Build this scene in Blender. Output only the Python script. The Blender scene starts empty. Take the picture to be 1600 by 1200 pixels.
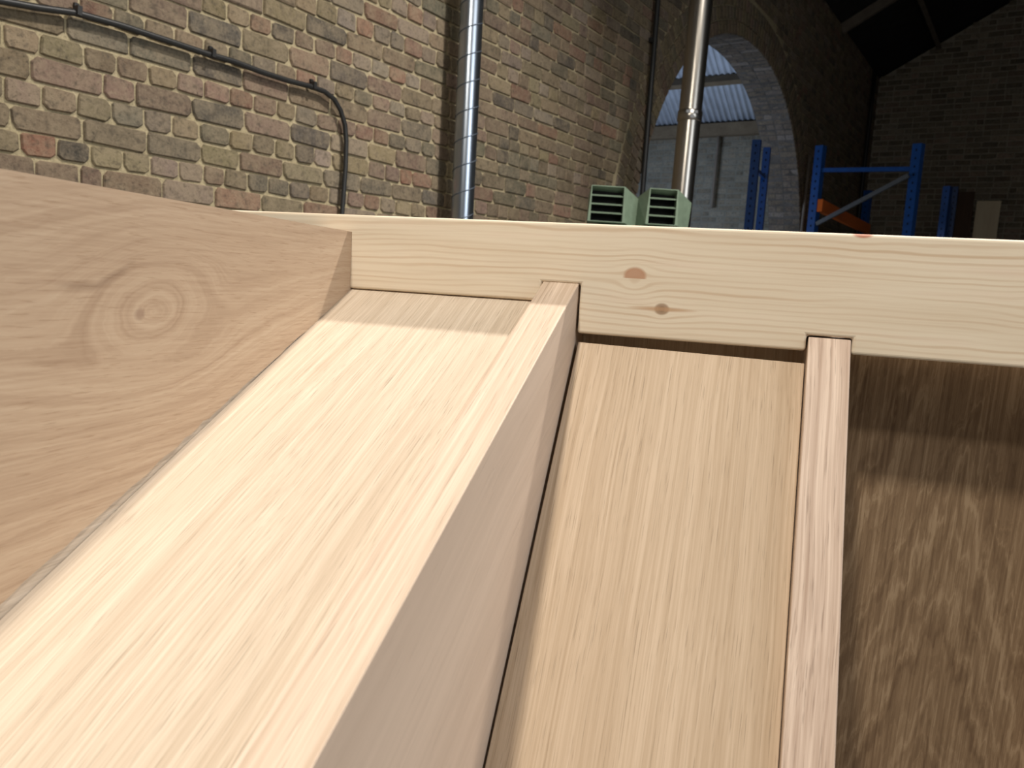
import bpy, bmesh, math, random
from mathutils import Vector, Matrix
random.seed(7)
C = bpy.context.scene
COL = C.collection

# ------------------------------------------------------------------ camera
F, PITCH, ROLL, PSI, TH = 1249.03, 7.0634, 3.5623, 16.7313, 33.2613
P1, P2, P3 = math.radians(24.92), math.radians(55.37), math.radians(95.0)
H = 1.05                                    # lens height above the floor
V = Vector
def rad(a): return math.radians(a)
fwd = V((0, math.cos(rad(PITCH)), -math.sin(rad(PITCH))))
_r0 = V((1, 0, 0)); _u0 = _r0.cross(fwd)
rt = _r0*math.cos(rad(ROLL)) + _u0*math.sin(rad(ROLL))
up = -_r0*math.sin(rad(ROLL)) + _u0*math.cos(rad(ROLL))
EYE = V((0, 0, H))
cam_d = bpy.data.cameras.new('camera'); cam = bpy.data.objects.new('camera', cam_d); COL.objects.link(cam)
m = Matrix((( rt.x, up.x, -fwd.x, 0), (rt.y, up.y, -fwd.y, 0), (rt.z, up.z, -fwd.z, H), (0, 0, 0, 1)))
cam.matrix_world = m
cam_d.sensor_width = 36; cam_d.lens = 36*F/1600
cam_d.clip_start = .02; cam_d.clip_end = 100
cam_d.dof.use_dof = True; cam_d.dof.focus_distance = .78; cam_d.dof.aperture_fstop = 15
C.camera = cam

# stair frame: u runs along the pine rail, n runs away from the lens, z is up
NV = V((math.sin(rad(PSI)), math.cos(rad(PSI)), 0)); UV = V((math.cos(rad(PSI)), -math.sin(rad(PSI)), 0)); ZV = V((0, 0, 1))
# building frame: d runs along the left wall, e points from that wall into the room
DV = V((math.sin(rad(TH)), math.cos(rad(TH)), 0)); EV = V((DV.y, -DV.x, 0))
def ray(x, y): return fwd + rt*((x-800)/F) - up*((y-600)/F)
def hit(x, y, nrm, d):
    v = ray(x, y); return v*(d/v.dot(nrm))             # relative to the lens
def prj(P):
    w = P.dot(fwd); return 800+F*P.dot(rt)/w, 600-F*P.dot(up)/w
O = ray(903, 522)*.69                                   # corner of the pine rail by tread one
def stair(u, n, z): return EYE + O + UV*u + NV*n + ZV*z

# ------------------------------------------------------------------ world, lights, exposure
W = bpy.data.worlds.new('world'); C.world = W; W.use_nodes = True
bg = W.node_tree.nodes['Background']; bg.inputs[0].default_value = (.80, .90, 1.0, 1); bg.inputs[1].default_value = .03
def area(name, loc, target, sx, sy, power, col, spread=180, roll_axis=None):
    l = bpy.data.lights.new(name, 'AREA'); l.shape = 'RECTANGLE'; l.size = sx; l.size_y = sy
    l.energy = power; l.color = col; l.spread = rad(spread)
    o = bpy.data.objects.new(name, l); COL.objects.link(o)
    zax = (loc-target).normalized()
    xax = (roll_axis or UV); xax = (xax - zax*xax.dot(zax)).normalized(); yax = zax.cross(xax)
    o.matrix_world = Matrix(((xax.x, yax.x, zax.x, loc.x), (xax.y, yax.y, zax.y, loc.y), (xax.z, yax.z, zax.z, loc.z), (0, 0, 0, 1)))
    return o
LK = stair(.75, 1.86, .094 + 1.86*math.tan(rad(60)))
area('hall_lamp', LK, LK - ZV, .16, .16, 168, (1.0, .94, .86), 134)
LF = stair(-.30, -1.45, 2.55)
area('bench_lamp', LF, stair(0, -.2, 0), .14, .14, 50, (1.0, .92, .80), 150)
area('bench_lamp_rear', stair(.1, -2.6, 3.0), stair(0, -.2, 0), .20, .20, 23, (1.0, .93, .83), 150)
area('side_fill', stair(4.2, -.35, 1.7), stair(0, 0, .1), 2.6, 2.4, 95, (.90, .95, 1.0), 160, NV)  # broad cool fill lamp added for ambient light from the right; no doors built
area('lean_to_fill', EYE + DV*8.2 - EV*5.0 + ZV*.6, EYE + DV*9.6 - EV*3.4 + ZV*1.3, 1.6, 1.2, 46, (.62, .76, 1.0))  # unseen cool lamp added beyond the arch to brighten sheets and back wall
C.view_settings.view_transform = 'Standard'; C.view_settings.look = 'None'
C.view_settings.gamma = 1; C.view_settings.use_curve_mapping = False
C.view_settings.exposure = 0.0

# ------------------------------------------------------------------ helpers
def link_mesh(name, verts, faces, mats, parent=None, M=None, smooth=False, fmat=None):
    me = bpy.data.meshes.new(name)
    if M is not None:
        Mi = M.inverted(); verts = [Mi @ V(v) for v in verts]
    me.from_pydata([tuple(v) for v in verts], [], faces)
    for mm in (mats if isinstance(mats, (list, tuple)) else [mats]): me.materials.append(mm)
    if fmat: me.polygons.foreach_set('material_index', fmat)
    if smooth: me.polygons.foreach_set('use_smooth', [True]*len(me.polygons))
    me.update()
    return link_obj(name, me, parent, M)
def link_obj(name, me, parent=None, M=None):
    o = bpy.data.objects.new(name, me); COL.objects.link(o)
    if parent is not None:
        o.parent = parent
        o.matrix_local = world_of(parent).inverted() @ (M if M is not None else Matrix())
        o['_w'] = 1; del o['_w']
    elif M is not None: o.matrix_world = M
    WORLD[o.name] = M if M is not None else Matrix()
    return o
WORLD = {}
def world_of(o): return WORLD[o.name]
def empty(name, loc):
    o = bpy.data.objects.new(name, None); COL.objects.link(o); o.location = loc; o.empty_display_size = .1
    WORLD[o.name] = Matrix.Translation(loc); return o
def tag(o, label, cat, group=None):
    o['label'] = label; o['category'] = cat
    if group: o['group'] = group
    return o
def structure(o): o['kind'] = 'structure'; return o
def frame(origin, x, y):
    x = x.normalized(); y = (y - x*y.dot(x)).normalized(); z = x.cross(y)
    return Matrix(((x.x, y.x, z.x, origin.x), (x.y, y.y, z.y, origin.y), (x.z, y.z, z.z, origin.z), (0, 0, 0, 1)))
def prism(poly, off):                                   # polygon of world points extruded by off
    n = len(poly); vs = list(poly) + [p+off for p in poly]
    fs = [tuple(range(n)), tuple(reversed(range(n, 2*n)))] + [(i+n, (i+1) % n+n, (i+1) % n, i) for i in range(n)]
    return vs, fs
def bevel(o, w, seg=2, ang=40):
    b = o.modifiers.new('bevel', 'BEVEL'); b.width = w; b.segments = seg; b.limit_method = 'ANGLE'; b.angle_limit = rad(ang)
    return o
def fix_normals(o):
    bm = bmesh.new(); bm.from_mesh(o.data); bmesh.ops.recalc_face_normals(bm, faces=bm.faces[:]); bm.to_mesh(o.data); bm.free(); return o
def box(center, x, y, z, sx, sy, sz):
    vs = [center + x*(sx/2*a) + y*(sy/2*b) + z*(sz/2*c) for a in (-1, 1) for b in (-1, 1) for c in (-1, 1)]
    fs = [(0, 1, 3, 2), (4, 6, 7, 5), (0, 4, 5, 1), (2, 3, 7, 6), (0, 2, 6, 4), (1, 5, 7, 3)]
    return vs, fs
def join(*vf):
    vs, fs = [], []
    for v, f in vf:
        k = len(vs); vs += v; fs += [tuple(i+k for i in g) for g in f]
    return vs, fs
def tube(path, r, seg=12, cap=True, scale=None):
    vs, fs = [], []; n = len(path); prev = None
    for i, p in enumerate(path):
        t = (path[min(i+1, n-1)] - path[max(i-1, 0)]).normalized()
        a = (prev - t*prev.dot(t)) if prev is not None else t.orthogonal()
        a.normalize(); prev = a; b = t.cross(a)
        rr = r*(scale[i] if scale else 1)
        vs += [p + a*(rr*math.cos(2*math.pi*k/seg)) + b*(rr*math.sin(2*math.pi*k/seg)) for k in range(seg)]
    for i in range(n-1):
        for k in range(seg):
            fs.append((i*seg+k, i*seg+(k+1) % seg, (i+1)*seg+(k+1) % seg, (i+1)*seg+k))
    if cap: fs += [tuple(reversed(range(seg))), tuple(range((n-1)*seg, n*seg))]
    return vs, fs

# ------------------------------------------------------------------ materials
class NT:
    def __init__(s, name):
        s.m = bpy.data.materials.new(name); s.m.use_nodes = True; s.t = s.m.node_tree
        s.b = s.t.nodes['Principled BSDF']
    def n(s, typ, **kw):
        q = s.t.nodes.new(typ)
        for k, v in kw.items():
            if k.startswith('i_'): q.inputs[int(k[2:])].default_value = v
            else: setattr(q, k, v)
        return q
    def l(s, a, b): s.t.links.new(a, b)
    def math(s, op, a, b=None, c=None):
        q = s.n('ShaderNodeMath', operation=op)
        for i, x in enumerate((a, b, c)):
            if x is None: continue
            if isinstance(x, (int, float)): q.inputs[i].default_value = x
            else: s.l(x, q.inputs[i])
        return q.outputs[0]
    def coord(s, out='Object'): return s.n('ShaderNodeTexCoord').outputs[out]
    def scaled(s, vec, sc, loc=(0, 0, 0)):
        q = s.n('ShaderNodeMapping'); q.inputs['Scale'].default_value = sc; q.inputs['Location'].default_value = loc
        s.l(vec, q.inputs['Vector']); return q.outputs[0]
    def noise(s, vec, scale=1., detail=3., rough=.55, dist=0.):
        q = s.n('ShaderNodeTexNoise'); q.inputs['Scale'].default_value = scale; q.inputs['Detail'].default_value = detail
        q.inputs['Roughness'].default_value = rough; q.inputs['Distortion'].default_value = dist
        s.l(vec, q.inputs['Vector']); return q.outputs['Fac']
    def ramp(s, fac, stops):
        q = s.n('ShaderNodeValToRGB'); cr = q.color_ramp
        while len(cr.elements) < len(stops): cr.elements.new(.5)
        for e, (p, c) in zip(cr.elements, stops):
            e.position = p; e.color = (c if len(c) == 4 else (*c, 1)) if isinstance(c, tuple) else (c, c, c, 1)
        s.l(fac, q.inputs[0]); return q.outputs[0]
    def mix(s, fac, a, b, mode='MIX'):
        q = s.n('ShaderNodeMix', data_type='RGBA', blend_type=mode)
        for i, x in ((0, fac), (6, a), (7, b)):
            if isinstance(x, (int, float)): q.inputs[i].default_value = x
            elif isinstance(x, tuple): q.inputs[i].default_value = (*x, 1) if len(x) == 3 else x
            else: s.l(x, q.inputs[i])
        return q.outputs[2]
    def bump(s, h, strength, dist):
        q = s.n('ShaderNodeBump'); q.inputs['Strength'].default_value = strength; q.inputs['Distance'].default_value = dist
        s.l(h, q.inputs['Height']); s.l(q.outputs[0], s.b.inputs['Normal'])
    def done(s, col, rough=.6, spec=.3, metal=0.):
        if isinstance(col, tuple): s.b.inputs['Base Color'].default_value = (*col, 1)
        else: s.l(col, s.b.inputs['Base Color'])
        if isinstance(rough, (int, float)): s.b.inputs['Roughness'].default_value = rough
        else: s.l(rough, s.b.inputs['Roughness'])
        s.b.inputs['Specular IOR Level'].default_value = spec; s.b.inputs['Metallic'].default_value = metal
        return s.m
def plain(name, col, rough=.6, spec=.3, metal=0., var=.12, sc=30.):
    t = NT(name); f = t.noise(t.coord(), sc, 4)
    a = tuple(c*(1-var) for c in col); b = tuple(min(1, c*(1+var)) for c in col)
    return t.done(t.ramp(f, [(.3, a), (.7, b)]), rough, spec, metal)

def oak(name, light, dark, streak=420., pore=.35, seed=0., contrast=1., broad=.5, waviness=.010, rays=0., bump=.15):
    """straight grained oak; grain along local x"""
    t = NT(name); p = t.scaled(t.coord(), (1, 1, 1), (seed, seed*1.7, seed*.6))
    sep = t.n('ShaderNodeSeparateXYZ'); t.l(p, sep.inputs[0])
    wob = t.math('MULTIPLY', t.math('SUBTRACT', t.noise(t.scaled(p, (2.2, 7, 7)), 1, 2), .5), waviness*2)
    cmb = t.n('ShaderNodeCombineXYZ')
    t.l(sep.outputs[0], cmb.inputs[0]); t.l(t.math('ADD', sep.outputs[1], wob), cmb.inputs[1]); t.l(t.math('ADD', sep.outputs[2], wob), cmb.inputs[2])
    q = cmb.outputs[0]
    s1 = t.noise(t.scaled(q, (3.5, streak, streak)), 1, 3, .6)
    s2 = t.noise(t.scaled(q, (1.6, streak*.22, streak*.22)), 1, 3, .6)
    s3 = t.noise(t.scaled(q, (1.2, 9, 9)), 1, 2, .5)
    f = t.math('ADD', t.math('MULTIPLY', s1, .45*contrast), t.math('ADD', t.math('MULTIPLY', s2, .45), t.math('MULTIPLY', s3, broad)))
    mid = .5*(.45*contrast+.45+broad)
    g = t.math('ADD', t.math('MULTIPLY', t.math('SUBTRACT', f, mid), 1.6), .5)
    col = t.ramp(g, [(.12, dark), (.5, tuple((a+b)/2 for a, b in zip(light, dark))), (.80, light)])
    po = t.noise(t.scaled(q, (26, streak*2.6, streak*2.6)), 1, 2, .5)
    pm = t.ramp(po, [(.60, 0.), (.70, 1.)])
    col = t.mix(t.math('MULTIPLY', pm, pore), col, tuple(c*.55 for c in dark))
    t.bump(t.math('SUBTRACT', s1, t.math('MULTIPLY', pm, .8)), bump, .0006)
    return t.done(col, .62, .25)

M_riser = oak('oak_riser_pale', (.60, .51, .41), (.45, .36, .27), 560, .55, .0, 1.8, .2)
M_riser2 = oak('oak_riser_straight', (.59, .46, .335), (.42, .305, .20), 480, .5, 3.1, 1.7, .28)
M_edge = oak('oak_edge_pink', (.62, .50, .40), (.42, .315, .23), 300, .35, 5.3, 2.2, .10, .004)
M_edge2 = oak('oak_edge_coarse', (.72, .58, .475), (.36, .245, .18), 330, .5, 8.3, 1.7, .2, .012)
M_side = oak('oak_tread_face', (.58, .455, .355), (.47, .36, .275), 150, .10, 11.3, .8, .6, .02)

def knotty_oak():
    """tread with a swirl of rings round a small knot; local x horizontal, y up"""
    t = NT('oak_knotty_face'); p = t.coord()
    sep = t.n('ShaderNodeSeparateXYZ'); t.l(p, sep.inputs[0])
    X, Y = sep.outputs[0], sep.outputs[1]
    n1 = t.math('MULTIPLY', t.math('SUBTRACT', t.noise(t.scaled(p, (6, 16, 16)), 1, 3, .5), .5), .020)
    n2 = t.math('MULTIPLY', t.math('SUBTRACT', t.noise(t.scaled(p, (40, 70, 70)), 1, 3, .6), .5), .006)
    kx, ky = KNOT
    dx = t.math('SUBTRACT', X, kx); dy = t.math('ADD', t.math('SUBTRACT', Y, ky), t.math('MULTIPLY', dx, -.12))
    r2 = t.math('ADD', t.math('POWER', t.math('DIVIDE', dx, .062), 2), t.math('POWER', t.math('DIVIDE', dy, .036), 2))
    r = t.math('SQRT', r2)
    ring = t.math('MULTIPLY', r, .036)
    # far from the knot the lines run flat, near it they close into rings
    w = t.math('DIVIDE', 1., t.math('ADD', 1., t.math('POWER', t.math('DIVIDE', r, 1.25), 4)))
    flow = t.math('ADD', t.math('MULTIPLY', dy, t.math('SUBTRACT', 1., t.math('DIVIDE', .75, t.math('ADD', r2, .75)))), .03)
    psi = t.math('ADD', t.math('MULTIPLY', ring, w), t.math('MULTIPLY', flow, t.math('SUBTRACT', 1., w)))
    psi = t.math('ADD', psi, t.math('ADD', n1, n2))
    cmb = t.n('ShaderNodeCombineXYZ'); t.l(psi, cmb.inputs[0])
    t.l(t.math('MULTIPLY', X, .02), cmb.inputs[1])
    band = t.noise(t.scaled(cmb.outputs[0], (150, 60, 1)), 1, 3, .6)
    fine = t.noise(t.scaled(cmb.outputs[0], (560, 700, 1)), 1, 3, .6)
    broad = t.noise(t.scaled(p, (5, 9, 9)), 1, 3, .5)
    fib = t.noise(t.scaled(p, (16, 520, 520)), 1, 3, .6)
    g = t.math('ADD', t.math('MULTIPLY', band, .62), t.math('ADD', t.math('MULTIPLY', fine, .2), t.math('ADD', t.math('MULTIPLY', broad, .35), t.math('MULTIPLY', fib, .42))))
    g = t.math('ADD', t.math('MULTIPLY', t.math('SUBTRACT', g, .795), 1.6), .5)
    col = t.ramp(g, [(.1, (.34, .23, .15)), (.5, (.455, .33, .225)), (.85, (.53, .405, .285))])
    po = t.ramp(t.noise(t.scaled(p, (50, 800, 800)), 1, 2, .5), [(.60, 0.), (.70, 1.)])
    col = t.mix(t.math('MULTIPLY', po, .4), col, (.27, .165, .09))
    # dark eye of the knot and a short split left of it
    eye = t.math('ADD', t.math('POWER', t.math('DIVIDE', t.math('ADD', dx, .012), .0055), 2), t.math('POWER', t.math('DIVIDE', dy, .0045), 2))
    col = t.mix(t.math('MULTIPLY', t.ramp(eye, [(.15, 1.), (1., 0.)]), .5), col, (.22, .13, .09))
    rise = t.math('MULTIPLY', t.math('MAXIMUM', t.math('ADD', dx, .046), 0.), .5)
    cy = t.math('SUBTRACT', t.math('SUBTRACT', Y, ky), t.math('ADD', .0152, rise))
    cm = t.math('MULTIPLY', t.ramp(t.math('ABSOLUTE', t.math('ADD', cy, t.math('MULTIPLY', n2, .4))), [(.0001, 1.), (.0006, 0.)]),
                t.ramp(t.math('ABSOLUTE', t.math('ADD', dx, .045)), [(.019, 1.), (.030, 0.)]))
    col = t.mix(t.math('MULTIPLY', cm, .42), col, (.15, .085, .05))
    t.bump(t.math('SUBTRACT', fine, po), .12, .0005)
    return t.done(col, .62, .25)

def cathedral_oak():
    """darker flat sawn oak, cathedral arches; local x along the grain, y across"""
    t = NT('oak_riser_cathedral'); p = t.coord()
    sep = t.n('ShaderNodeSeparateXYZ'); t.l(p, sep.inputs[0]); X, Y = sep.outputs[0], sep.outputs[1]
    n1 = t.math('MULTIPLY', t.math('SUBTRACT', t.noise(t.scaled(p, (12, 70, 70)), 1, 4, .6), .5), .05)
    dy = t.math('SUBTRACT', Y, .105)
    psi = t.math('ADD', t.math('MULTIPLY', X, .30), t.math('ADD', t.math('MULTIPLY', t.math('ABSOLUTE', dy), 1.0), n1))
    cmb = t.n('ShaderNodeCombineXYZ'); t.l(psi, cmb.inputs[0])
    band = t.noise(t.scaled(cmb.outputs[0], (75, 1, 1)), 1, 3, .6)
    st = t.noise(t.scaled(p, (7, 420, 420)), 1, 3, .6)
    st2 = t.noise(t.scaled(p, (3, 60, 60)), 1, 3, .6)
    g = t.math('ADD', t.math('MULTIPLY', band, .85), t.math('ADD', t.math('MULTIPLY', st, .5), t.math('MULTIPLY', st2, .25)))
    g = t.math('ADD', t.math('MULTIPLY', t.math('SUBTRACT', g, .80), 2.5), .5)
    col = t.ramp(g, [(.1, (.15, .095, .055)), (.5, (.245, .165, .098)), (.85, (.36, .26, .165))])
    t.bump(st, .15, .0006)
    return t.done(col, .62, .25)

def pine():
    """planed redwood rail; local x along the rail, y up"""
    t = NT('pine_planed'); p = t.coord()
    sep = t.n('ShaderNodeSeparateXYZ'); t.l(p, sep.inputs[0]); X, Y = sep.outputs[0], sep.outputs[1]
    n0 = t.math('MULTIPLY', t.math('SUBTRACT', t.noise(t.scaled(p, (3.2, 10, 10)), 1, 3, .5), .5), .022)
    n2 = t.math('MULTIPLY', t.math('SUBTRACT', t.noise(t.scaled(p, (26, 60, 60)), 1, 2, .5), .5), .0016)
    psi = t.math('ADD', Y, t.math('ADD', n0, n2)); eyes = []
    for (kx, ky, sx, sy, amp) in PINE_KNOTS:
        dx = t.math('DIVIDE', t.math('SUBTRACT', X, kx), sx); dy = t.math('DIVIDE', t.math('SUBTRACT', Y, ky), sy)
        r2 = t.math('ADD', t.math('MULTIPLY', dx, dx), t.math('MULTIPLY', dy, dy)); eyes.append((r2, dx, dy))
        k = t.math('DIVIDE', t.math('MULTIPLY', dy, -amp), t.math('ADD', .7, r2)); psi = t.math('ADD', psi, k)
    # ring spacing varies over the board
    lo = t.noise(t.scaled(p, (.6, 22, 22)), 1, 2, .5)
    arg = t.math('ADD', t.math('MULTIPLY', psi, 1200.), t.math('MULTIPLY', lo, 30.))
    sn = t.math('SINE', arg)
    ln = t.ramp(t.math('ADD', t.math('MULTIPLY', sn, .5), .5), [(.52, 0.), (.95, 1.)])
    amt = t.ramp(t.noise(t.scaled(p, (3, 70, 70)), 1, 2, .5), [(.35, .08), (.68, 1.)])
    base = t.ramp(t.noise(t.scaled(p, (4, 45, 45)), 1, 3, .5), [(.3, (.72, .615, .475)), (.55, (.77, .675, .535)), (.75, (.77, .635, .51))])
    col = t.mix(t.math('MULTIPLY', ln, t.math('MULTIPLY', amt, .75)), base, (.58, .43, .29))
    fib = t.noise(t.scaled(p, (12, 700, 700)), 1, 2, .5)
    col = t.mix(t.math('MULTIPLY', t.ramp(fib, [(.5, 0.), (.75, 1.)]), .16), col, (.50, .36, .22))
    (ra, dxa, dya), (rb, dxb, dyb), (rc, dxc, dyc) = eyes[:3]
    above = t.ramp(t.math('ADD', dya, .5), [(.28, 0.), (.32, 1.)])
    col = t.mix(t.math('MULTIPLY', t.math('MULTIPLY', t.ramp(ra, [(.55, 1.), (1.05, 0.)]), above), .85), col, (.47, .255, .155))
    col = t.mix(t.math('MULTIPLY', t.ramp(rb, [(.5, 1.), (1.1, 0.)]), .8), col, (.30, .19, .115))
    col = t.mix(t.math('MULTIPLY', t.ramp(rb, [(.05, 1.), (.3, 0.)]), .6), col, (.14, .085, .05))
    flare = t.math('ADD', t.math('POWER', t.math('DIVIDE', dxb, 4.6), 2), t.math('POWER', t.math('DIVIDE', dyb, .42), 2))
    col = t.mix(t.math('MULTIPLY', t.ramp(flare, [(.1, 1.), (1., 0.)]), .75), col, (.50, .31, .18))
    col = t.mix(t.math('MULTIPLY', t.ramp(rc, [(.35, 1.), (1.1, 0.)]), .85), col, (.42, .13, .07))
    t.bump(fib, .06, .0004)
    return t.done(col, .5, .3)

def brick_mat(name, attr):
    t = NT(name); p = t.coord('Generated') if False else t.n('ShaderNodeNewGeometry').outputs['Position']
    if attr: base = t.n('ShaderNodeVertexColor', layer_name='tone').outputs[0]
    else: base = t.n('ShaderNodeObjectInfo').outputs['Color']
    n1 = t.noise(p, 14, 4, .6); n2 = t.noise(p, 90, 4, .65); n3 = t.noise(p, 260, 2, .5)
    col = t.mix(t.ramp(n1, [(.40, 0.), (.70, .6)]), base, (.25, .20, .135))
    col = t.mix(t.ramp(n2, [(.35, .0), (.75, .55)]), col, t.mix(.6, base, (.38, .30, .21)))
    n4 = t.noise(p, 38, 4, .65)
    col = t.mix(t.ramp(n4, [(.30, .7), (.48, 0.)]), col, (.075, .062, .048))
    col = t.mix(t.ramp(n4, [(.62, 0.), (.74, .55)]), col, (.30, .245, .165))
    col = t.mix(t.ramp(n2, [(.26, .75), (.40, 0.)]), col, (.05, .042, .036))
    col = t.mix(t.ramp(n3, [(.66, 0.), (.74, .8)]), col, (.03, .025, .02))
    t.bump(t.math('ADD', n2, t.math('MULTIPLY', n3, .4)), .6, .005)
    return t.done(col, .92, .1)
def mortar_mat(name, col1, col2):
    t = NT(name); p = t.n('ShaderNodeNewGeometry').outputs['Position']
    n1 = t.noise(p, 6, 4, .6); n2 = t.noise(p, 120, 4, .7)
    col = t.ramp(n1, [(.3, col1), (.7, col2)])
    col = t.mix(t.ramp(n2, [(.3, .6), (.55, 0.)]), col, tuple(c*.5 for c in col1))
    t.bump(n2, .8, .006)
    return t.done(col, .95, .05)
M_brick = brick_mat('stock_brick', False); M_brickv = brick_mat('stock_brick_field', True)
M_mortar = mortar_mat('lime_mortar', (.39, .325, .20), (.48, .405, .265))
M_mortar_d = mortar_mat('grey_mortar', (.40, .37, .31), (.48, .44, .37))
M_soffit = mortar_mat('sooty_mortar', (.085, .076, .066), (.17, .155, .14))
M_black = plain('black_conduit', (.018, .018, .018), .45, .4)
M_floor = plain('concrete_floor', (.25, .24, .22), .8, .2, sc=4)
M_roof = plain('dark_roof_boards', (.035, .034, .034), .9, .05, sc=8)
M_timber_d = plain('old_rafter', (.17, .145, .12), .9, .05, sc=10)
M_beam = oak('weathered_beam', (.20, .155, .10), (.13, .095, .06), 40, .1, 2.)
M_sheet = plain('fibre_cement_sheet', (.55, .60, .68), .6, .2, sc=6)
M_blue = plain('blue_rack_paint', (.008, .060, .235), .4, .4)
M_zinc = plain('galvanised_brace', (.12, .125, .13), .5, .4, .3)
M_orange = plain('orange_beam_paint', (.70, .15, .02), .5, .3)
M_green = plain('green_enamel', (.145, .195, .14), .45, .35)
M_void = plain('black_louvre_void', (.006, .006, .006), .8, .1)
M_board_p = oak('pale_offcut', (.80, .70, .52), (.66, .55, .40), 60, .1, 1.)
M_board_b = oak('brown_offcut', (.10, .055, .033), (.06, .035, .022), 60, .1, 6.)
def duct_mat():
    t = NT('spiral_duct_steel'); n = t.noise(t.scaled(t.coord(), (20, 20, 3)), 1, 3)
    return t.done(t.ramp(n, [(.3, (.34, .385, .45)), (.7, (.42, .47, .54))]), .30, .5, 1.)
M_duct = duct_mat()
def flue_mat():
    t = NT('flue_steel'); n = t.noise(t.scaled(t.coord(), (8, 8, 2)), 1, 3)
    return t.done(t.ramp(n, [(.3, (.27, .25, .22)), (.7, (.34, .32, .29))]), .28, .5, 1.)
M_flue = flue_mat()
M_seam = plain('seam_steel', (.10, .12, .15), .5, .4, .6)
M_bolt = plain('bright_band', (.8, .8, .8), .2, .5, 1.)

# ------------------------------------------------------------------ the room
DW = -2.6                                               # left wall plane: e . P = DW
S0, S1 = -3.5, None
def wall(s, e, z): return EYE + DV*s + EV*(DW+e) + ZV*z      # z relative to the lens
def wall_sz(x, y):
    P = hit(x, y, EV, DW); return P.dot(DV), P.z
S1 = wall_sz(1375, 123)[0]                              # corner with the far wall
ZE = wall_sz(1375, 123)[1]                              # eaves
ZF = -H
AC, AR, AZ, AP = 7.82, 2.44, -.05, 2.14                           # arch centre, radius, springing
WT = .38
def arch_pt(an, rr):                                    # slightly full shouldered round arch
    c, s_ = math.cos(an), math.sin(an)
    k = (abs(c)**AP + abs(s_)**AP)**(-1/AP)
    return AC-rr*k*c, AZ+rr*k*s_
arch = [arch_pt(math.pi*i/40, AR) for i in range(41)]
outline = [(S0, ZF), (AC-AR, ZF)] + arch + [(AC+AR, ZF), (S1, ZF), (S1, ZE), (S0, ZE)]
vs, fs = prism([wall(s, -.012, z) for s, z in outline], -EV*(WT-.012))
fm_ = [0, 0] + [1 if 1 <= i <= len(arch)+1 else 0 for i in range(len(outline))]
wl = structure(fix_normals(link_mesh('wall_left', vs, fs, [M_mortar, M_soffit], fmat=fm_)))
flp = [EYE + DV*s + EV*e + ZV*ZF for s, e in ((-6, -9), (-6, 9), (S1+.3, 9), (S1+.3, -9))]
vs, fs = prism(flp, ZV*-.15); structure(fix_normals(link_mesh('floor', vs, fs, M_floor)))
# far gable wall
gp = [(hit(x, y, DV, S1)) for x, y in ((1375, 123), (1553, 19))]
sl = (gp[1].z-gp[0].z)/(gp[1].dot(EV)-gp[0].dot(EV))
E0 = gp[0].dot(EV); ER = E0 + 6.0; ZR = ZE + sl*6.0
def far(e, d, z): return EYE + DV*(S1+d) + EV*e + ZV*z
gout = [(DW-.5, ZF), (ER+6, ZF), (ER+6, ZE), (ER, ZR), (DW-.5, ZE+sl*(DW-.5-E0))]
vs, fs = prism([far(e, 0, z) for e, z in gout], DV*.35)
wf = structure(fix_normals(link_mesh('wall_far', vs, fs, M_mortar_d)))
# roof: two pitched slopes
def slope_pts(s): return [EYE + DV*s + EV*(DW-.3) + ZV*(ZE-.3*sl+.04), EYE + DV*s + EV*ER + ZV*(ZR+.04), EYE + DV*s + EV*(ER+6.4) + ZV*(ZE-.4*sl+.04)]
a, b, c = slope_pts(-6); a2, b2, c2 = slope_pts(S1+.3)
k = ZV*.12
vs = [a, b, c, a2, b2, c2]; vs = vs + [p+k for p in vs]
fs = [(0, 1, 4, 3), (1, 2, 5, 4), (6, 9, 10, 7), (7, 10, 11, 8), (0, 6, 7, 1), (1, 7, 8, 2), (3, 4, 10, 9), (4, 5, 11, 10), (0, 3, 9, 6), (2, 8, 11, 5)]
roof = structure(link_mesh('ceiling', vs, fs, M_roof))
RD = (EV + ZV*sl).normalized(); RN = RD.cross(DV).normalized()
if RN.z > 0: RN = -RN
def roof_pt(s, e): return EYE + DV*s + EV*e + ZV*(ZE + sl*(e-E0) + .04)
for s in (S1-2.75, S1-5.8, S1-8.9):                     # rafters
    ln = 6.3/RD.dot(EV); c0 = roof_pt(s, DW+3.1) + RN*.07
    link_mesh('rafter', *box(c0, RD, DV, RN, ln, .055, .12), M_timber_d, roof)
for e in (-1.858, -.35, 1.2):                     # purlins
    c0 = roof_pt(S1/2-1, e) + RN*.06
    link_mesh('purlin', *box(c0, DV, RD, RN, S1+3, .06, .10), M_timber_d, roof)

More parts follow.
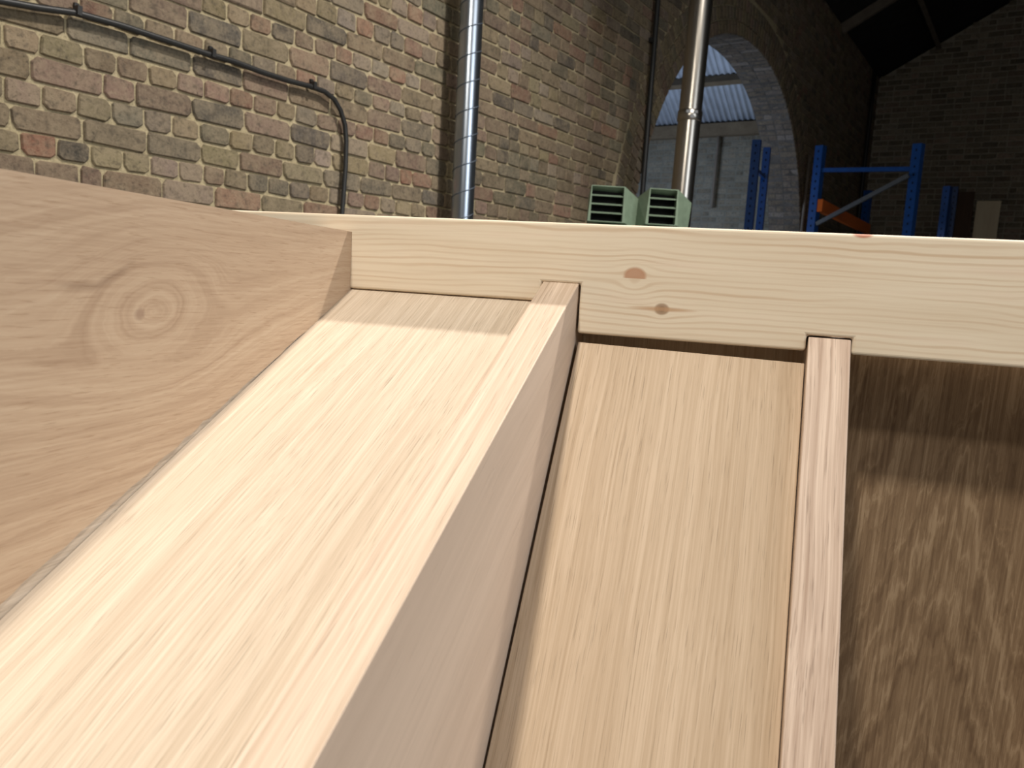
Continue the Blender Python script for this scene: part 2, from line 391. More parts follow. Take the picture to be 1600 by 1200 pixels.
# ------------------------------------------------------------------ bricks of the left wall
TONE = {'Y': (.185, .150, .088), 'B': (.150, .112, .076), 'P': (.170, .115, .090), 'R': (.185, .098, .072), 'K': (.052, .051, .049),
        'G': (.108, .100, .075), 'O': (.210, .085, .055), 'M': (.190, .152, .122)}
J = {0: .294-.078, 1: .294, 2: .365, 3: .440, 4: .514, 5: .594, 6: .664, 7: .7415, 8: .8064, 9: .8858, 10: .9548, 11: 1.029, 12: 1.106, 13: 1.182, 14: 1.258}
ROWS = {
 0: '-70 57P 127B 163P 255B 337M 410R 476Y 534R 590M 640B 688Y 720B',
 1: '-30 33B 91O 143K 194Y 237Y 281M 320M 353B 389Y 421G 454G 486K 516B 545M 571P 596R 620M 644Y 667Y 688R 712B',
 2: '-50 18Y 131B 231B 316G 376Y 444P 507Y 565G 614G 661B 695K 726B',
 3: '-40 8Y 67P 122B 176Y 227G 271M 314Y 361G 397Y 432B 463Y 493K 521M 578Y 604P 627P 646O 676R 699B',
 4: '-60 50Y 163P 213P 302P 384K 456P 518K 577M 620Y 667P 699G',
 5: '-50 6B 64Y 133Y 184B 234P 279Y 321P 361P 399R 435P 464Y 498M 530P 558P 586R 610R 635G 661M 681G 704P',
 6: '-60 104B 204G 302G 381K 453P 518B 576B 629P 677G 702B',
 7: '-20 50P 126P 179R 228G 275B 321B 359B 396G 434G 465B 497R 526M 556Y 584G 611P 635M 659B 681M 703B',
 8: '20 110R 203G 296P 380K 454B 517B 576K 630P 677B 704B',
 9: '60 130B 202G 318P 357Y 393B 427R 463K 494B 527P 553R 583M 610M 636R 659M 681P 703B',
 10: '250 320Y 413P 480Y 544K 600B 650B 699G',
 11: '350 432Y 464B 497B 529Y 559M 586R 612M 634K 661R 684M 705B',
 12: '440 520B 571M 623R 673M 701B',
 13: '520 570B 593Y 614Y 639M 663R 684M 705B',
}
def s_at(x, z):
    lo, hi = -3.0, 9.0
    for _ in range(40):
        mid = (lo+hi)/2
        P = DV*mid + EV*DW + ZV*z
        if P.dot(fwd) < .2 or prj(P)[0] < x: lo = mid
        else: hi = mid
    return lo
bricks = []                                             # s0, s1, z0, z1, colour
done = {}
def tone(c):
    k = random.uniform(.72, 1.24)*1.05; return tuple((.80*v + .20*w)*k*random.uniform(.95, 1.05) for v, w in zip(TONE[c], (.150, .118, .082)))
for r, txt in ROWS.items():
    it = txt.split(); zc = (J[r]+J[r+1])/2; prev = s_at(float(it[0]), zc); done[r] = [prev, prev]
    for w in it[1:]:
        s = s_at(float(w[:-1]), zc); bricks.append((prev, s, J[r], J[r+1], tone(w[-1]))); prev = s
    done[r][1] = prev
def in_arch(s, z, pad=0.):
    if z < AZ: return abs(s-AC) < AR+pad
    return math.hypot(s-AC, z-AZ) < AR+pad
RING = .40                                              # depth of the arch ring in the wall face
PICK = 'YBPBRKGMBYPGMB'
r = 0
zrows = dict(J)
for i in range(15, 60): zrows[i] = zrows[i-1]+.0752
for i in range(-1, -20, -1): zrows[i] = zrows[i+1]-.0752
for r in range(-17, 58):
    if r+1 not in zrows: continue
    z0, z1 = zrows[r], zrows[r+1]
    if z0 > ZE-.02 or z1 < ZF: continue
    z1 = min(z1, ZE)
    spans = [(S0, done[r][0], -1), (done[r][1], S1, 1)] if r in done else [(S0, S1, 1)]
    for a_, b_, sg in spans:
        s = a_; k_ = random.randint(0, 5)
        head = random.random() < .4
        while s < b_-.03:
            ln = .107 if (head and random.random() < .9) or (not head and random.random() < .3) else .213
            ln *= random.uniform(.93, 1.07); e_ = min(s+ln, b_)
            if b_-e_ < .06: e_ = b_
            zc = (z0+z1)/2
            sa, sb = s, e_
            # cut against the arch ring
            if z1 > AZ-.0:
                dz = max(0, zc-AZ)
                if dz < AR+RING:
                    hw = math.sqrt((AR+RING)**2-dz*dz)
                    if sa < AC < sb or (abs(sa-AC) < hw and abs(sb-AC) < hw): sa = sb
                    elif sb > AC-hw and sa < AC-hw: sb = AC-hw
                    elif sa < AC+hw and sb > AC+hw: sa = AC+hw
            else:
                hw = AR
                if abs(sa-AC) < hw and abs(sb-AC) < hw: sa = sb
                elif sb > AC-hw and sa < AC-hw: sb = AC-hw
                elif sa < AC+hw and sb > AC+hw: sa = AC+hw
            if sb-sa > .025: bricks.append((sa, sb, z0, z1, tone(random.choice(PICK))))
            s = e_
def brick_mesh(seed, stretcher):
    rnd = random.Random(seed); asp = .205/.066 if stretcher else .098/.066
    cx, cy = .5, .5; ch = .10
    pts = []
    for (x, y) in ((-1, -1), (1, -1), (1, 1), (-1, 1)):
        k1 = rnd.uniform(.05, .24)
        a_ = (x*(cx-k1/asp), y*cy) if (x*y > 0) else (x*cx, y*(cy-k1))
        b_ = (x*cx, y*(cy-k1)) if (x*y > 0) else (x*(cx-k1/asp), y*cy)
        pts += [b_, a_]
    def jit(p, sx, sy): return (p[0]+rnd.uniform(-sx, sx), p[1]+rnd.uniform(-sy, sy))
    outer = [jit(p, .024/ (asp/1.5), .045) for p in pts]
    inner = [(x*(1-.08/asp*1.5), y*.90) for x, y in outer]
    vs = [(x, y, -1.) for x, y in outer] + [(x, y, .45) for x, y in outer] + [(x, y, 1.+rnd.uniform(-.12, .12)) for x, y in inner]
    fs = []
    for l in (0, 8):
        for i in range(8): fs.append((l+i, l+(i+1) % 8, l+8+(i+1) % 8, l+8+i))
    vs.append((0, 0, 1.05)); fs += [(16+i, 16+(i+1) % 8, 24) for i in range(8)]
    me = bpy.data.meshes.new('brick'); me.from_pydata(vs, [], fs); me.materials.append(M_brick); me.update(); return me
BH = [brick_mesh(i, False) for i in range(12)]; BS = [brick_mesh(50+i, True) for i in range(12)]
def px_size(b):
    P0 = DV*b[0]+EV*DW+ZV*b[2]; P1 = DV*b[1]+EV*DW+ZV*b[3]
    if P0.dot(fwd) < .3 or P1.dot(fwd) < .3: return 0
    x0, y0 = prj(P0); x1, y1 = prj(P1)
    if x1 < 2 or x0 > 1380 or y0 < 0 or y1 > 355 or (x0 < 350 and y1 > 265+.18*x0): return 0
    return abs((x1-x0)*(P0.dot(fwd) and F*(b[3]-b[2])/P0.dot(fwd)))
bricks.sort(key=lambda b: -px_size(b))
BAX = Matrix(((DV.x, 0, EV.x, 0), (DV.y, 0, EV.y, 0), (DV.z, 1, EV.z, 0), (0, 0, 0, 1)))
def put_brick(b, parent):
    g = .0036
    me = random.choice(BS if b[1]-b[0] > .15 else BH)
    c0 = wall((b[0]+b[1])/2, -.0135+random.uniform(-.0022, .0022), (b[2]+b[3])/2)
    Mx = Matrix.Translation(c0) @ BAX @ Matrix.Rotation(random.uniform(-.012, .012), 4, 'Z') @ Matrix.Diagonal((b[1]-b[0]-2*g, b[3]-b[2]-2*g-random.uniform(0, .003), .010, 1))
    o = link_obj('brick', me, parent, Mx); o.color = (*b[4], 1); return o
NB = 0
for b in bricks[:300]:
    if px_size(b) <= 0: break
    put_brick(b, wl); NB += 1
def brick_field(name, items, parent, mat):
    """items: centre, x axis, y axis, normal, width, height, colour"""
    vs, fs, cols = [], [], []
    for c, x, y, nn, w, h, col in items:
        k = len(vs); j = lambda: random.uniform(-.003, .003)
        o_ = [c + x*(w/2*a_+j()) + y*(h/2*b_+j()) for a_, b_ in ((-1, -1), (1, -1), (1, 1), (-1, 1))]
        i_ = [c + x*((w/2-.006)*a_) + y*((h/2-.006)*b_) + nn*(.0065+j()*.6) for a_, b_ in ((-1, -1), (1, -1), (1, 1), (-1, 1))]
        vs += [p - nn*.01 for p in o_] + [p + nn*.003 for p in o_] + i_
        for l in (0, 4):
            for q in range(4): fs.append((k+l+q, k+l+(q+1) % 4, k+l+4+(q+1) % 4, k+l+4+q))
        fs.append((k+8, k+9, k+10, k+11)); cols += [col]*12
    o = link_mesh(name, vs, fs, mat, parent)
    at = o.data.color_attributes.new('tone', 'FLOAT_COLOR', 'POINT')
    at.data.foreach_set('color', [x for c in cols for x in (*c, 1)])
    o['kind'] = 'stuff'; return o
items = []
for b in bricks[NB:]:
    items.append((wall((b[0]+b[1])/2, -.009, (b[2]+b[3])/2), DV, ZV, EV, b[1]-b[0]-.009, b[3]-b[2]-.009, b[4]))
brick_field('brickwork', items, wl, M_brickv)
# arch ring: radial headers, three rings deep; each a piece of its own
ring_me = brick_mesh(99, False)
nseg = int(math.pi*(AR+.06)/.078)
inner_ring, outer_ring = [], []
for k in range(3):
    for i in range(nseg):
        an = math.pi*(i+.5+(.5 if k % 2 else 0))/nseg
        if an > math.pi: continue
        rr = AR + .055 + k*.113
        s, z = arch_pt(an, rr)
        rx = -DV*math.cos(an) + ZV*math.sin(an); ty = DV*math.sin(an) + ZV*math.cos(an)
        w = .104; h = math.pi*rr/nseg-.011
        col = tone(random.choice('YBBGMPY')); c0 = wall(s, -.006, z)
        if k < 2:
            Mx = Matrix(((rx.x, ty.x, EV.x, c0.x), (rx.y, ty.y, EV.y, c0.y), (rx.z, ty.z, EV.z, c0.z), (0, 0, 0, 1)))
            if Mx.to_3x3().determinant() < 0: Mx = Mx @ Matrix.Diagonal((1, -1, 1, 1))
            inner_ring.append((Mx @ Matrix.Diagonal((w, h, .010, 1)), col))
        else: outer_ring.append((c0 - EV*.003, rx, ty, EV, w, h, col))
for Mx, col in inner_ring:
    o = link_obj('voussoir', ring_me, wl, Mx); o.color = (*col, 1)
brick_field('outer_ring', outer_ring, wl, M_brickv)
# soffit and jambs of the opening: courses of faded brick
soff = []
for i in range(int(math.pi*AR/.076)):
    an = math.pi*(i+.5)/int(math.pi*AR/.076)
    ap_ = arch_pt(an, AR); base = wall(ap_[0], 0, ap_[1]); nn = (DV*math.cos(an) - ZV*math.sin(an)); ty = DV*math.sin(an)+ZV*math.cos(an)
    for q in range(2 if i % 2 else 4):
        L = WT/(2 if i % 2 else 4)
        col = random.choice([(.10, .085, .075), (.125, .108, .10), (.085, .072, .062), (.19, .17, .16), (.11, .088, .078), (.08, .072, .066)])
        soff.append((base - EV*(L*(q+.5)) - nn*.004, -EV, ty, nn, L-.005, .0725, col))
zz = AZ-.038
while zz > ZF:
    for sg in (-1, 1):
        for q in range(2):
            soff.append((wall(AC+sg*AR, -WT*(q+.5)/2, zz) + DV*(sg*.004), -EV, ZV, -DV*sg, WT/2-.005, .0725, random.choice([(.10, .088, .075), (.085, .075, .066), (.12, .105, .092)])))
    zz -= .076
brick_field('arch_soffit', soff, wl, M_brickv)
# bricks of the far wall
fi = []; z = ZF; rowi = 0
while z < ZR:
    e = DW-.1 + (.11 if rowi % 2 else 0)
    while e < ER+3:
        w = .215 if random.random() < .7 else .105
        kk = random.uniform(1.3, 3.4)
        if z < ZE + sl*(e-E0)-.03 or e > ER:
            col = tuple(v*kk for v in random.choice([(.12, .105, .085), (.11, .098, .08), (.10, .092, .078), (.125, .098, .082)]))
            fi.append((far(e+w/2, .003, z+.04), EV, ZV, -DV, w-.014, .066, col))
        e += w
    z += .083; rowi += 1
brick_field('brickwork', fi, wf, M_brickv)

# ------------------------------------------------------------------ things on and by the left wall
def on_wall(x, y, off): 
    P = hit(x, y, EV, DW+off); return EYE+P
cpx = [(-60, -10), (0, 1), (60, 12), (118, 20), (190, 40), (260, 63), (320, 83), (365, 96), (410, 113), (450, 126), (485, 135), (507, 143), (522, 155), (532, 172), (539, 195), (541, 220), (540, 260), (537, 300), (534, 340), (530, 400), (526, 460)]
t_ = empty('electrical_conduit', wall(s_at(300, .6), 0, ZF))
tag(t_, 'thin black electrical conduit sloping across the near brick wall and bending down behind the rail', 'conduit')
cpath = [on_wall(x, y, .022) for x, y in cpx]; cpath.append(V((cpath[-1].x, cpath[-1].y, .01)))
link_mesh('pipe', *tube(cpath, .0105, 10), M_black, t_, smooth=True)
for x, y in ((118, 18), (328, 84), (486, 134)):
    c0 = on_wall(x, y, .012); nx, ny = on_wall(x+6, y+2, .012), 0
    ax = (on_wall(x+10, y+4, .012)-c0).normalized(); bx = ax.cross(EV)
    link_mesh('saddle_clip', *join(box(c0+EV*.012, ax, bx, EV, .014, .028, .030), box(c0 + bx*.018*(1 if bx.z > 0 else -1), ax, bx, EV, .014, .014, .012)), M_black, t_)
def vert_pipe(x, y, off, z0, z1):
    P = hit(x, y, EV, DW+off); return EYE + V((P.x, P.y, z0)), EYE + V((P.x, P.y, z1)), P
a_, b_, P = vert_pipe(1016, 150, .035, -.9, ZE-.1)
t_ = empty('drop_pipe', V((a_.x, a_.y, 0)))
tag(t_, 'straight black vertical pipe on the brick wall just left of the arch', 'pipe')
link_mesh('pipe', *tube([a_ + (b_-a_)*(i/12) for i in range(13)], .019, 12), M_black, t_, smooth=True)
for q in (.3, .62):
    link_mesh('bracket', *box(a_+(b_-a_)*q - EV*.018, DV, EV, ZV, .06, .03, .03), M_black, t_)
a_, b_, P = vert_pipe(1355, 220, .05, -1.0, ZE-.05)
t_ = empty('corner_pipe', V((a_.x, a_.y, 0)))
tag(t_, 'thin black vertical pipe near the dark far corner of the hall', 'pipe')
link_mesh('pipe', *tube([a_ + (b_-a_)*(i/8) for i in range(9)], .03, 10), M_black, t_, smooth=True)
a_, b_, P = vert_pipe(1259, 300, .04, -1.0, 1.75)
t_ = empty('short_pipe', V((a_.x, a_.y, 0)))
tag(t_, 'slim dark pipe beside the right jamb of the arch', 'pipe')
link_mesh('pipe', *tube([a_ + (b_-a_)*(i/8) for i in range(9)], .018, 10), M_timber_d, t_, smooth=True)

def duct(name, x0, y0, x1, y1, off, width_px, mat, label, cat):
    Pa = hit(x1, y1, EV, DW+off); rad_ = width_px/2/F*Pa.dot(fwd)
    # plumb within the small lean seen in the picture
    Pb = ray(x0, y0); q = Pb*(Pa.dot(EV)/Pb.dot(EV))
    ax = (q-Pa); ax = ax/ax.z
    lo = Pa + ax*(ZF-Pa.z); hi = Pa + ax*(ZE+.03-Pa.z)
    t = empty(name, EYE+V((lo.x, lo.y, ZF))); tag(t, label, cat)
    return t, EYE+lo, EYE+hi, rad_
t_, lo, hi, rr = duct('spiral_duct', 738, 0, 722, 340, .14, 35, M_duct, 'shiny spiral-seamed steel duct standing against the near brick wall', 'duct')
Mx = frame(lo, (hi-lo).orthogonal(), (hi-lo).cross((hi-lo).orthogonal()))
link_mesh('duct_pipe', *tube([lo+(hi-lo)*(i/20) for i in range(21)], rr, 40), M_duct, t_, Mx, smooth=True)
ax = (hi-lo).normalized(); A1 = DV - ax*DV.dot(ax); A1.normalize(); A2 = ax.cross(A1)
Ltot = (hi-lo).length; pitch_ = .128; path = []
nst = int(Ltot/pitch_*28)
for i in range(nst+1):
    an = 2*math.pi*i/28; path.append(lo + ax*(Ltot*i/nst) + A1*(rr*math.cos(an)) + A2*(rr*math.sin(an)))
link_mesh('spiral_seam', *tube(path, .0032, 6), M_seam, t_, smooth=True)
t_, lo, hi, rr = duct('heater_flue', 1096, 0, 1066, 300, .80, 35, M_flue, 'plain steel flue pipe rising from the green heater in front of the arch', 'flue')
lo = lo + (hi-lo)*.52 if False else lo
link_mesh('flue_pipe', *tube([lo+(hi-lo)*(i/16) for i in range(17)], rr, 40), M_flue, t_, smooth=True)
Pm = hit(1077, 182, EV, DW+.80); f_ = (H+Pm.z-lo.z)/(hi.z-lo.z)
cpt = lo+(hi-lo)*f_; ax = (hi-lo).normalized()
cl = link_mesh('locking_band', *tube([cpt-ax*.030, cpt-ax*.026, cpt+ax*.026, cpt+ax*.030], rr*1.05, 40, True, [.97, 1.03, 1.03, .97]), M_flue, t_, smooth=True)
# toggle clasps of the band
rv = (-fwd - ax*(-fwd).dot(ax)).normalized(); tv = ax.cross(rv)
for q in (-.35, .25, .0):
    link_mesh('clasp', *box(cpt + (rv*math.cos(q)+tv*math.sin(q))*rr*1.08 + ax*(.012 if q else -.014), tv, ax, rv, .022, .016, .012), M_bolt, cl)

# ------------------------------------------------------------------ workshop heater with two louvred heads
TD = 3.9
def hpt(x, y, t=TD): v = ray(x, y); return v*(t/v.dot(fwd))
hd = (DV*.25 - EV*.0)
t_ = empty('workshop_heater', V((hpt(1005, 340).x, hpt(1005, 340).y, 0)))
tag(t_, 'green cabinet heater with two black louvred outlet heads in front of the brick wall', 'heater')
fx = rt*1.0; fx.z = 0; fx.normalize(); fy = V((-fx.y, fx.x, 0))      # width axis, depth axis of the heads
if fy.dot(fwd) < 0: fy = -fy
def head(xl, xr, ytop, ybot, side_px, left_side):
    c_l, c_r = hpt(xl, ytop), hpt(xr, ytop)
    w = (c_r-c_l).length; h = (hpt(xl, ytop)-hpt(xl, ybot)).length
    o0 = EYE + hpt(xl, ytop)                             # top left front corner
    dep = .12; g = .004
    P = lambda u, d, z: o0 + fx*u + fy*d - ZV*z
    flare = .03
    # tapered hood: four walls and a back, open at the front
    ring = [P(-g, 0, -g), P(w+g, 0, -g), P(w+g+.01, 0, h+g), P(-g-.01, 0, h+g)]
    back = [P(-left_side, dep*.8, .035), P(w+side_px, dep*.8, .045), P(w+side_px-.01, dep*.8, h+.03), P(-left_side, dep*.8, h+.02)]
    rin = [P(0, 0, 0), P(w, 0, 0), P(w, 0, h), P(0, 0, h)]
    bin_ = [P(0, .06, 0), P(w, .06, 0), P(w, .06, h), P(0, .06, h)]
    vs = ring+back+rin+bin_
    fs = []
    for i in range(4):
        j = (i+1) % 4
        fs += [(i, 4+i, 4+j, j), (i, j, 8+j, 8+i), (8+i, 8+j, 12+j, 12+i)]
    fs += [(4, 5, 6, 7)]
    hood = fix_normals(link_mesh('outlet_head', vs, fs, M_green, t_))
    link_mesh('outlet_void', *box(P(w/2, .05, h/2), fx, fy, ZV, w-.002, .004, h-.002), M_void, hood)
    for k in range(1, 4):
        link_mesh('louvre', *box(P(w/2, .018, h*k/4), fx, (fy+ZV*.25).normalized(), (ZV-fy*.25).normalized(), w, .030, .0045), M_green, hood)
    return P, w, h
head(926, 976, 290, 343, .094, .008); head(1017, 1059, 295, 348, .094, .048)
bc = EYE + hpt(986, 356) + fy*.10
link_mesh('cabinet', *box(V((bc.x, bc.y, (bc.z)/2)), fx, fy, ZV, .34, .20, bc.z), M_green, t_)

# ------------------------------------------------------------------ pallet racking
def rack_post(base_px, h_top_px, t, w, dep, parent, face):
    pass
def upright(p, z0, z1, xd, yd, w, dep, parent, mat=None):
    o = link_mesh('upright', *box(V((p.x, p.y, (z0+z1)/2)), xd, yd, ZV, w, dep, z1-z0), mat or M_blue, parent)
    n_ = int((z1-1.3)/.075); hv = []
    for k in range(n_):
        zc = z1-.06-k*.075
        hv.append(box(V((p.x, p.y, zc)) - yd*(dep/2), xd, yd, ZV, w*.14, .004, .02))
    if hv:
        vs, fs = join(*hv); hb = link_mesh('slot_row', vs, fs, M_void, o); hb['kind'] = 'stuff'
    return o
def at_t(x, y, t): v = ray(x, y); return EYE + v*(t/v.dot(fwd))
T1 = 8.2
pa = at_t(1283, 228, T1); pb0 = at_t(1436, 225, T1-.75)
ef = V((pb0.x-pa.x, pb0.y-pa.y, 0)).normalized(); ed = V((-ef.y, ef.x, 0))
if ed.dot(fwd) < 0: ed = -ed
zt = (pa.z+pb0.z)/2
rk = empty('pallet_rack', V(((pa.x+pb0.x)/2, (pa.y+pb0.y)/2, 0)))
tag(rk, 'blue pallet rack frame with one orange beam and a grey diagonal brace', 'rack')
for p in (pa, pb0): upright(p, 0, p.z, ef, ed, .085, .075, rk)
def bar(name, a, b, w, h, mat, parent, upv=None):
    ax = (b-a); L = ax.length; ax.normalize(); y = (upv or ZV); y = (y-ax*y.dot(ax)).normalized(); z = ax.cross(y)
    return link_mesh(name, *box((a+b)/2, ax, y, z, L, h, w), mat, parent)
ta = at_t(1283, 266, T1); tb = at_t(1436, 264, T1-.75)
bar('horizontal_brace', ta, tb, .035, .04, M_blue, rk)
bar('diagonal_brace', at_t(1276, 350, T1), at_t(1420, 274, T1-.72), .03, .04, M_zinc, rk)
# the orange beam runs back along the hall to the next frame
ba = at_t(1281, 321, T1); bd = DV
bb = ba + DV*2.7
bar('beam', ba, bb, .05, .125, M_orange, rk)
fa = V((pa.x, pa.y, 0)) + DV*2.7; fb = V((pb0.x, pb0.y, 0)) + DV*2.7
for p in (fa, fb): upright(p, 0, pa.z-.1, ef, ed, .085, .075, rk)
bar('horizontal_brace', V((fa.x, fa.y, 1.75)), V((fb.x, fb.y, 1.75)), .035, .04, M_blue, rk)
# second rack, seen nearly end on, by the arch
T2 = 8.1
qa = at_t(1183, 219, T2); qb = at_t(1199, 231, T2+.62)
r2 = empty('pallet_rack', V((qa.x, qa.y, 0)))
tag(r2, 'slim blue rack frame seen edge on in front of the arch reveal', 'rack')
f2 = V((qb.x-qa.x, qb.y-qa.y, 0)).normalized(); g2 = V((-f2.y, f2.x, 0))
if g2.dot(rt) < 0: g2 = -g2
upright(qa, 0, qa.z, g2, f2, .085, .075, r2)
upright(qb, 0, qb.z, g2, f2, .075, .075, r2)
for zf in (1.45, .75):
    bar('horizontal_brace', V((qa.x, qa.y, at_t(1187, 262, T2).z if zf > 1 else zf)), V((qb.x, qb.y, at_t(1187, 262, T2).z if zf > 1 else zf)), .03, .035, M_blue, r2)
bar('diagonal_brace', V((qa.x, qa.y, .9)), V((qb.x, qb.y, 1.7)), .03, .035, M_zinc, r2)
# boards leaning at the far wall
def board(name, x0, x1, ytop, t, th, mat, label):
    a, b = at_t(x0, ytop, t), at_t(x1, ytop, t); w = (b-a).length
    xd = EV; c0 = (a+b)/2
    o = link_mesh(name, *box(V((c0.x, c0.y, c0.z/2)), ZV, xd, DV, c0.z, w, th), mat, None, frame(V((c0.x, c0.y, 0)), ZV, xd))
    bevel(o, .004); tag(o, label, 'board'); return o
board('pale_board', 1529, 1562, 314, 10.9, .03, M_board_p, 'pale plywood board standing upright near the dark far wall')
board('brown_board', 1497, 1522, 300, 11.0, .03, M_board_b, 'dark brown board standing left of the pale board at the far wall')
tp = at_t(1493, 292, 10.6); r3 = tag(empty('rack_post', V((tp.x, tp.y, 0))), 'dark blue rack post standing left of the brown board', 'post')
upright(tp, 0, tp.z, EV, DV, .075, .075, r3)

# ------------------------------------------------------------------ the lean-to seen through the arch
SB = 10.75                                              # its back wall: d . P = SB
def back(e, d, z): return EYE + DV*(SB+d) + EV*e + ZV*z
pw = hit(1110, 214, DV, SB); ZB = pw.z                   # top of back wall
vs, fs = prism([back(e, 0, z) for e, z in ((DW-4.5, ZF), (DW-WT-.01, ZF), (DW-WT-.01, ZB), (DW-4.5, ZB))], DV*.25)
wb = structure(fix_normals(link_mesh('wall_back', vs, fs, mortar_mat('painted_joints', (.19, .185, .155), (.25, .24, .20)))))
bi = []; z = ZF; rowi = 0
while z < ZB-.07:
    e = DW-4.4 + (.11 if rowi % 2 else 0)
    while e < DW-WT-.2:
        w = .215 if random.random() < .75 else .105
        k_ = random.uniform(.6, 1.1)
        bi.append((back(e+w/2, .004, z+.038), EV, ZV, -DV, w-.013, .063, (.20*k_, .195*k_, .165*k_))); e += w
    z += .0765; rowi += 1
brick_field('brickwork', bi, wb, M_brickv)
lt = empty('lean_to_roof', back(DW-2.0, -1, ZB))
tag(lt, 'grey-blue corrugated lean-to roof on timber beams seen through the arch', 'roof')
plate_top = hit(1110, 197, DV, SB).z
link_mesh('wall_plate', *box(back(DW-2.4, -.06, (ZB+plate_top)/2), EV, DV, ZV, 4.0, .12, plate_top-ZB+.02), M_beam, lt)
al = rad(35); RDv = (-DV*math.cos(al) + ZV*math.sin(al)); RNv = (DV*math.sin(al)+ZV*math.cos(al))
def rf(e, q): return back(e, -.02, plate_top) + RDv*q
# corrugated sheets, one per bay
cw = .076; ww = cw*11; e = DW-4.5
while e < DW-WT-.3:
    nv = 11*8; vs, fs = [], []
    for i in range(nv+1):
        ee = e + ww*i/nv; off = .012*math.sin(2*math.pi*(ee-e)/cw)
        vs += [rf(ee, -.15)+RNv*off, rf(ee, 3.2)+RNv*off]
    fs = [(2*i, 2*i+2, 2*i+3, 2*i+1) for i in range(nv)]
    o = link_mesh('corrugated_sheet', vs, fs, M_sheet, lt, smooth=True)
    so = o.modifiers.new('solid', 'SOLIDIFY'); so.thickness = .006
    e += ww
# purlin under the sheets
q0 = None
for q_ in [i*.01 for i in range(10, 300)]:
    if prj(rf(DW-2.2, q_) - RNv*.05 - EYE)[1] < 135: q0 = q_; break
q0 = q0 or 1.0
link_mesh('purlin', *box(rf(DW-2.3, q0)-RNv*.075, EV, RDv, RNv, 4.2, .07, .11), M_beam, lt)
# downpipe on the back wall
a0 = hit(1124, 205, DV, SB-.06); a1 = hit(1112, 325, DV, SB-.06)
t_ = tag(empty('downpipe', V((EYE+a1).xy.to_3d())), 'thin dark pipe hanging down the painted back wall beyond the arch', 'pipe')
link_mesh('pipe', *tube([EYE+a0+(a1-a0)*(i/6) for i in range(7)], .022, 10), M_timber_d, t_, smooth=True)

# ------------------------------------------------------------------ the winder staircase lying on its side
def uz(x, y):
    P = hit(x, y, NV, O.dot(NV)) - O; return P.dot(UV), P.z
def nz(x, y, u):
    P = hit(x, y, UV, O.dot(UV)+u) - O; return P.dot(NV), P.z
uA = uz(548.5, 405)[0]
u1L = uz(848, 442.5)[0]; u1R = uz(904, 444)[0]
u2L = uz(1263.5, 526)[0]; u2R = uz(1330, 532)[0]
zr1 = sum(uz(x, y)[1] for x, y in ((560, 451.5), (690, 460), (828, 468.5)))/3      # riser one under the rail
zs1 = .5*(uz(848, 442.5)[1] + uz(904, 445)[1]); zs2 = .5*(uz(1264, 526)[1] + uz(1330, 532)[1])
ztop = sum(uz(x, y)[1] for x, y in ((480, 332), (900, 349), (1440, 369)))/3
zbot = .5*(uz(903, 522)[1] + uz(1600, 573.5)[1])
t1, t2, t3 = math.tan(P1), math.tan(P2), math.tan(P3)
base = stair(0, -.2, 0); st = empty('winder_staircase', V((base.x, base.y, 0)))
tag(st, 'unfinished oak winder staircase lying on its side with a notched pine rail', 'staircase')
def dvec(p): return NV*math.cos(p) + ZV*math.sin(p)
RL = .95
# rail -------------------------------------------------------------
uLft = uA - .34; uRgt = uz(1600, 573)[0] + .25; g = .0009
prof = [(uLft, zr1), (u1L-g, zr1), (u1L-g, zs1+g), (u1R+.0016, zs1+g), (u1R+.0016, zbot), (u2L-.0014, zbot), (u2L-.0014, zs2+.0013), (u2R+g, zs2+.0013), (u2R+g, zbot), (uRgt, zbot), (uRgt, ztop), (uLft, ztop)]
MR = frame(stair(0, 0, 0), UV, ZV)
vs, fs = prism([stair(u, 0, z) for u, z in prof], NV*.040)
def k2(x, y): return uz(x, y)
PINE_KNOTS = [(*k2(992, 432), .0105, .0085, .011), (*k2(1034, 483), .0068, .0055, .006), (*k2(1349, 366), .0085, .0035, .0015), (*k2(1610, 480), .012, .010, .004), (*k2(655, 410), .03, .012, .003)]
M_pine = pine()
rail = link_mesh('notched_rail', vs, fs, M_pine, st, MR); fix_normals(rail); bevel(rail, .0024, 3)
rail['label'] = 'pale pine rail with knots and square notches'
# treads -----------------------------------------------------------
def tread(poly, ua, ub, pitch, mats, fm=None):
    """poly in (n, z); plate from ua to ub"""
    org = stair(ua, poly[0][0], poly[0][1])
    MM = frame(org, dvec(pitch), NV.cross(UV) if False else (ZV*math.cos(pitch) - NV*math.sin(pitch)))
    vs, fs = prism([stair(ub, n, z) for n, z in poly], UV*(ua-ub))
    nn = len(poly); fmat = [0, 0] + [1]*nn
    o = link_mesh('tread', vs, fs, mats, st, MM, fmat=fmat); fix_normals(o); bevel(o, .0009, 2, 25); return o
# tread A (leftmost)
nA0, zA0 = nz(549, 362, uA); nA1, zA1 = nz(0, 263, uA); slA = (zA1-zA0)/(nA1-nA0)
nb0, zb0 = nz(547, 456, uA); nb1, zb1 = nz(0, 945, uA); slB = (zb1-zb0)/(nb1-nb0)
tt = .031
KNOT = None
kn = nz(240, 487, uA)
def topA(n): return zA0 + slA*(n-nA0)
def botA(n): return zb0 + slB*(n-nb0)
nS = -RL
KNOT = (kn[0]-nA0, kn[1]-zA0)
M_knot = knotty_oak()
